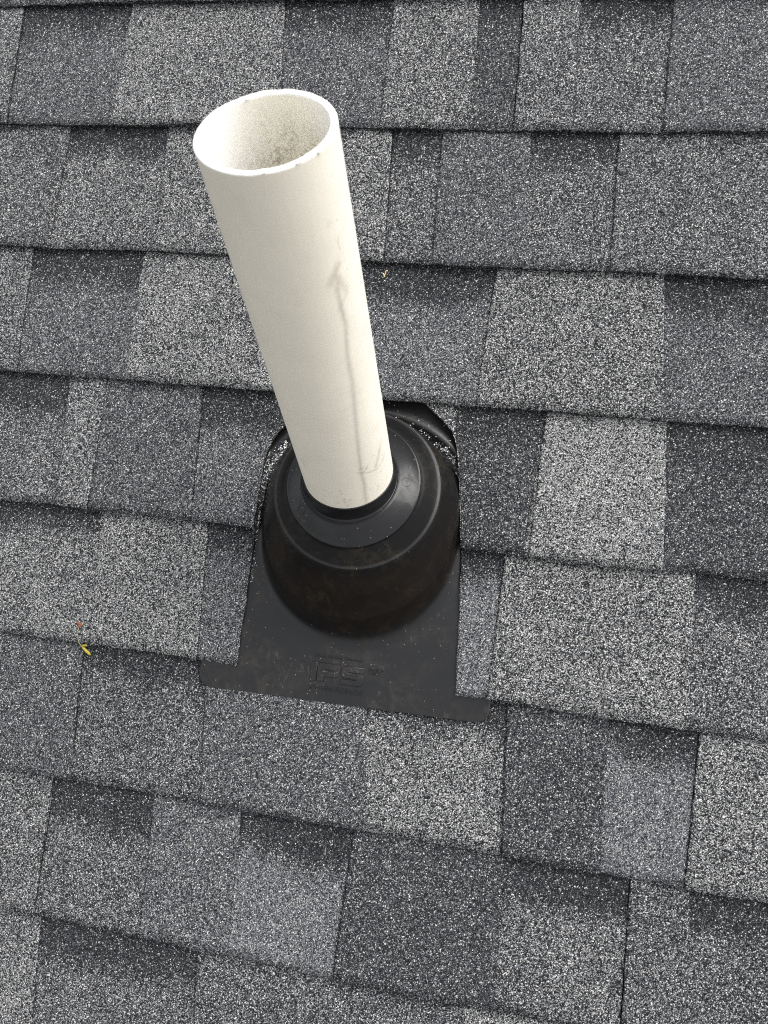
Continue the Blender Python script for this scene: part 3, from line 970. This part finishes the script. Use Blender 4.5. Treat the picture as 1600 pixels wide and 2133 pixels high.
# ------------------------------------------------------------------ loose things
def scatter_bits(name, centres, sizes, cols, mat, parent=None, matrix=None):
    octa = np.array([(1, 0, 0), (-1, 0, 0), (0, 1, 0), (0, -1, 0), (0, 0, 1), (0, 0, -1)], dtype=float)
    of = [(0, 2, 4), (2, 1, 4), (1, 3, 4), (3, 0, 4), (2, 0, 5), (1, 2, 5), (3, 1, 5), (0, 3, 5)]
    verts, faces, cc = [], [], []
    for c, s, col in zip(centres, sizes, cols):
        q = octa * (np.array([1, 1, 0.7]) * rng.uniform(0.6, 1.25, 3)) * s
        q = q + rng.normal(0, 0.18 * s, q.shape)
        t = rng.uniform(0, 2 * math.pi); R = np.array([[math.cos(t), -math.sin(t), 0], [math.sin(t), math.cos(t), 0], [0, 0, 1]])
        t2 = rng.uniform(-0.6, 0.6); R2 = np.array([[1, 0, 0], [0, math.cos(t2), -math.sin(t2)], [0, math.sin(t2), math.cos(t2)]])
        b = len(verts)
        verts.extend((q @ R.T @ R2.T + c).tolist()); faces.extend([tuple(b + i for i in f) for f in of]); cc.extend([col] * 6)
    o = link_mesh(name, verts, faces, mat, parent)
    add_color(o, 'paint', np.array(cc, dtype=np.float32))
    if matrix is not None:
        o.matrix_world = matrix
    return o
BITS = make_attr_material('loose_bits', 'paint', 0.75)

def granule_col():
    x = rng.random()
    if x < 0.42:
        g = rng.uniform(0.40, 0.85); return (g, g, g * 0.97)
    if x < 0.65:
        g = rng.uniform(0.06, 0.22); return (g * 0.93, g, g * 1.08)
    g = rng.uniform(0.012, 0.05); return (g, g, g)

def build_loose_granules():
    cs, ss, cl = [], [], []
    def arc(a0, a1, rad, spread, n, big=1.0):
        for _ in range(n):
            a = math.radians(rng.uniform(a0, a1)); r = foot_r(DC[0] + math.cos(a) * 0.1, DC[1] + math.sin(a) * 0.1) + rad - 0.1025 + rng.normal(0, spread)
            if smooth_noise(np.array(a), 12, 5.0) + 0.5 * smooth_noise(np.array(a), 14, 14.0) < rng.uniform(-0.9, 0.7):
                continue
            u, v = DC[0] + r * math.cos(a), DC[1] + r * math.sin(a)
            s = rng.uniform(0.5, 1.0) * MM * big
            cs.append((u, v, flange_z(u, v) + s * 0.5)); ss.append(s); cl.append(granule_col())
    arc(18, 42, 0.1085, 0.0022, 520)
    arc(42, 78, 0.1090, 0.0018, 420)
    arc(78, 100, 0.1085, 0.0018, 240)
    arc(-2, 14, 0.1060, 0.0018, 150)
    arc(132, 152, 0.1085, 0.0024, 420)
    arc(152, 182, 0.1090, 0.0024, 520)
    arc(20, 90, 0.1220, 0.0040, 60, 0.8)
    for _ in range(260):                                     # crumbs along the cut edge on the left
        v = rng.uniform(-0.20, -0.06); u = cut(CUT_L, v) + abs(rng.normal(0, 0.0022)) + 0.0006
        s = rng.uniform(0.4, 0.75) * MM
        cs.append((u, v, flange_z(u, v) + s * 0.5)); ss.append(s); cl.append(granule_col())
    o = scatter_bits('loose_granules', cs, ss, cl, BITS, matrix=ROOF)
    tag(o, 'loose roofing granules washed into the gutter round the black flashing dome', 'granules', kind='stuff')
build_loose_granules()

def build_dust():
    cs, ss, cl = [], [], []
    while len(cs) < 100:
        u, v = rng.uniform(-0.255, -0.045), rng.uniform(-0.305, -0.20)
        if outside(u, v) < 0.006:
            continue
        s = rng.uniform(0.10, 0.26) * MM * (1.5 if rng.random() < 0.06 else 1)
        g = rng.uniform(0.12, 0.6)
        cs.append((u, v, flange_z(u, v) + s * 0.3)); ss.append(s); cl.append((g, g * 0.94, g * 0.84))
    o = scatter_bits('dust_specks', cs, ss, cl, BITS, matrix=ROOF)
    tag(o, 'pale dust specks lying on the black flange', 'dust', kind='stuff')
build_dust()

def surf_z(u, v):
    k = math.floor(v / E)
    return float(base_top(np.array(u), np.array(v), k)) + T_TAB

def tube(name, pts, radii, mat, parent, n=8):
    pts = [Vector(p) for p in pts]
    rings = []
    for i, p in enumerate(pts):
        d = (pts[min(i + 1, len(pts) - 1)] - pts[max(i - 1, 0)]).normalized()
        a = d.cross(Vector((0, 0, 1)));
        a = a.normalized() if a.length > 1e-6 else Vector((1, 0, 0))
        b = a.cross(d)
        rings.append(circle(np.array(p), radii[i], np.array(a), np.array(b), n))
    o = loft(name, rings, mat, parent)
    bm = bmesh.new(); bm.from_mesh(o.data)
    bmesh.ops.holes_fill(bm, edges=[e for e in bm.edges if e.is_boundary]); bm.to_mesh(o.data); bm.free()
    return o

YELLOW = make_plain('yellow_green_leaf', (0.34, 0.28, 0.03), 0.5, 0.25, 500.0)
OLIVE = make_plain('pale_stalk', (0.30, 0.27, 0.13), 0.6, 0.2, 600.0)
RUST = make_plain('dried_bud', (0.24, 0.075, 0.035), 0.7, 0.35, 700.0)
TAN = make_plain('tan_crumb_stuff', (0.55, 0.44, 0.27), 0.8, 0.3, 900.0)

def spoint(u, v, h):
    return (u, v, surf_z(u, v) + h * MM)
sprig = empty('fallen_sprig', 'tiny fallen yellow green sprig with rusty bud, lying across a shingle edge', 'sprig', matrix=ROOF)
tube('stalk', [spoint(-0.4381, -0.2672, 1.0), spoint(-0.4392, -0.2735, 0.8), spoint(-0.4380, -0.2800, 0.9), (-0.4350, -0.2855, 0.0072), (-0.4318, -0.2885, 0.0062)],
     [0.00028, 0.00026, 0.00026, 0.00032, 0.0005], OLIVE, sprig)
tube('leaf', [(-0.4322, -0.2878, 0.0060), (-0.4300, -0.2900, 0.0058), (-0.4270, -0.2928, 0.0050), (-0.4240, -0.2953, 0.0040), (-0.4222, -0.2968, 0.0036)],
     [0.0007, 0.0014, 0.0015, 0.0016, 0.0007], YELLOW, sprig)
tube('leaf', [(-0.4322, -0.2878, 0.0060), (-0.4300, -0.2874, 0.0066), (-0.4270, -0.2868, 0.0074), (-0.4250, -0.2862, 0.0080)],
     [0.0006, 0.0011, 0.0010, 0.0005], YELLOW, sprig)
blob('bud', [spoint(-0.4381 + dx, -0.2660 + dy, 1.2 + dz) for dx, dy, dz in ((0, 0, 0), (0.0012, 0.0006, 0.3), (0.0016, -0.0010, 0.1), (-0.0010, 0.0010, 0.1), (0.0004, -0.0018, 0))], RUST, sprig, 0.0014, 3)

crumb = blob('crumb', [spoint(-0.1528 + dx, 0.1310 + dy, 0.0) for dx, dy in ((0, 0), (0.0014, 0.0010), (-0.0010, 0.0012), (0.0004, -0.0014), (0.0012, 0.0030), (0.0024, 0.0046))], TAN, None, 0.0009, 5)
crumb.matrix_world = ROOF
tag(crumb, 'small tan crumb on dark shingle granules right of the pipe', 'crumb')
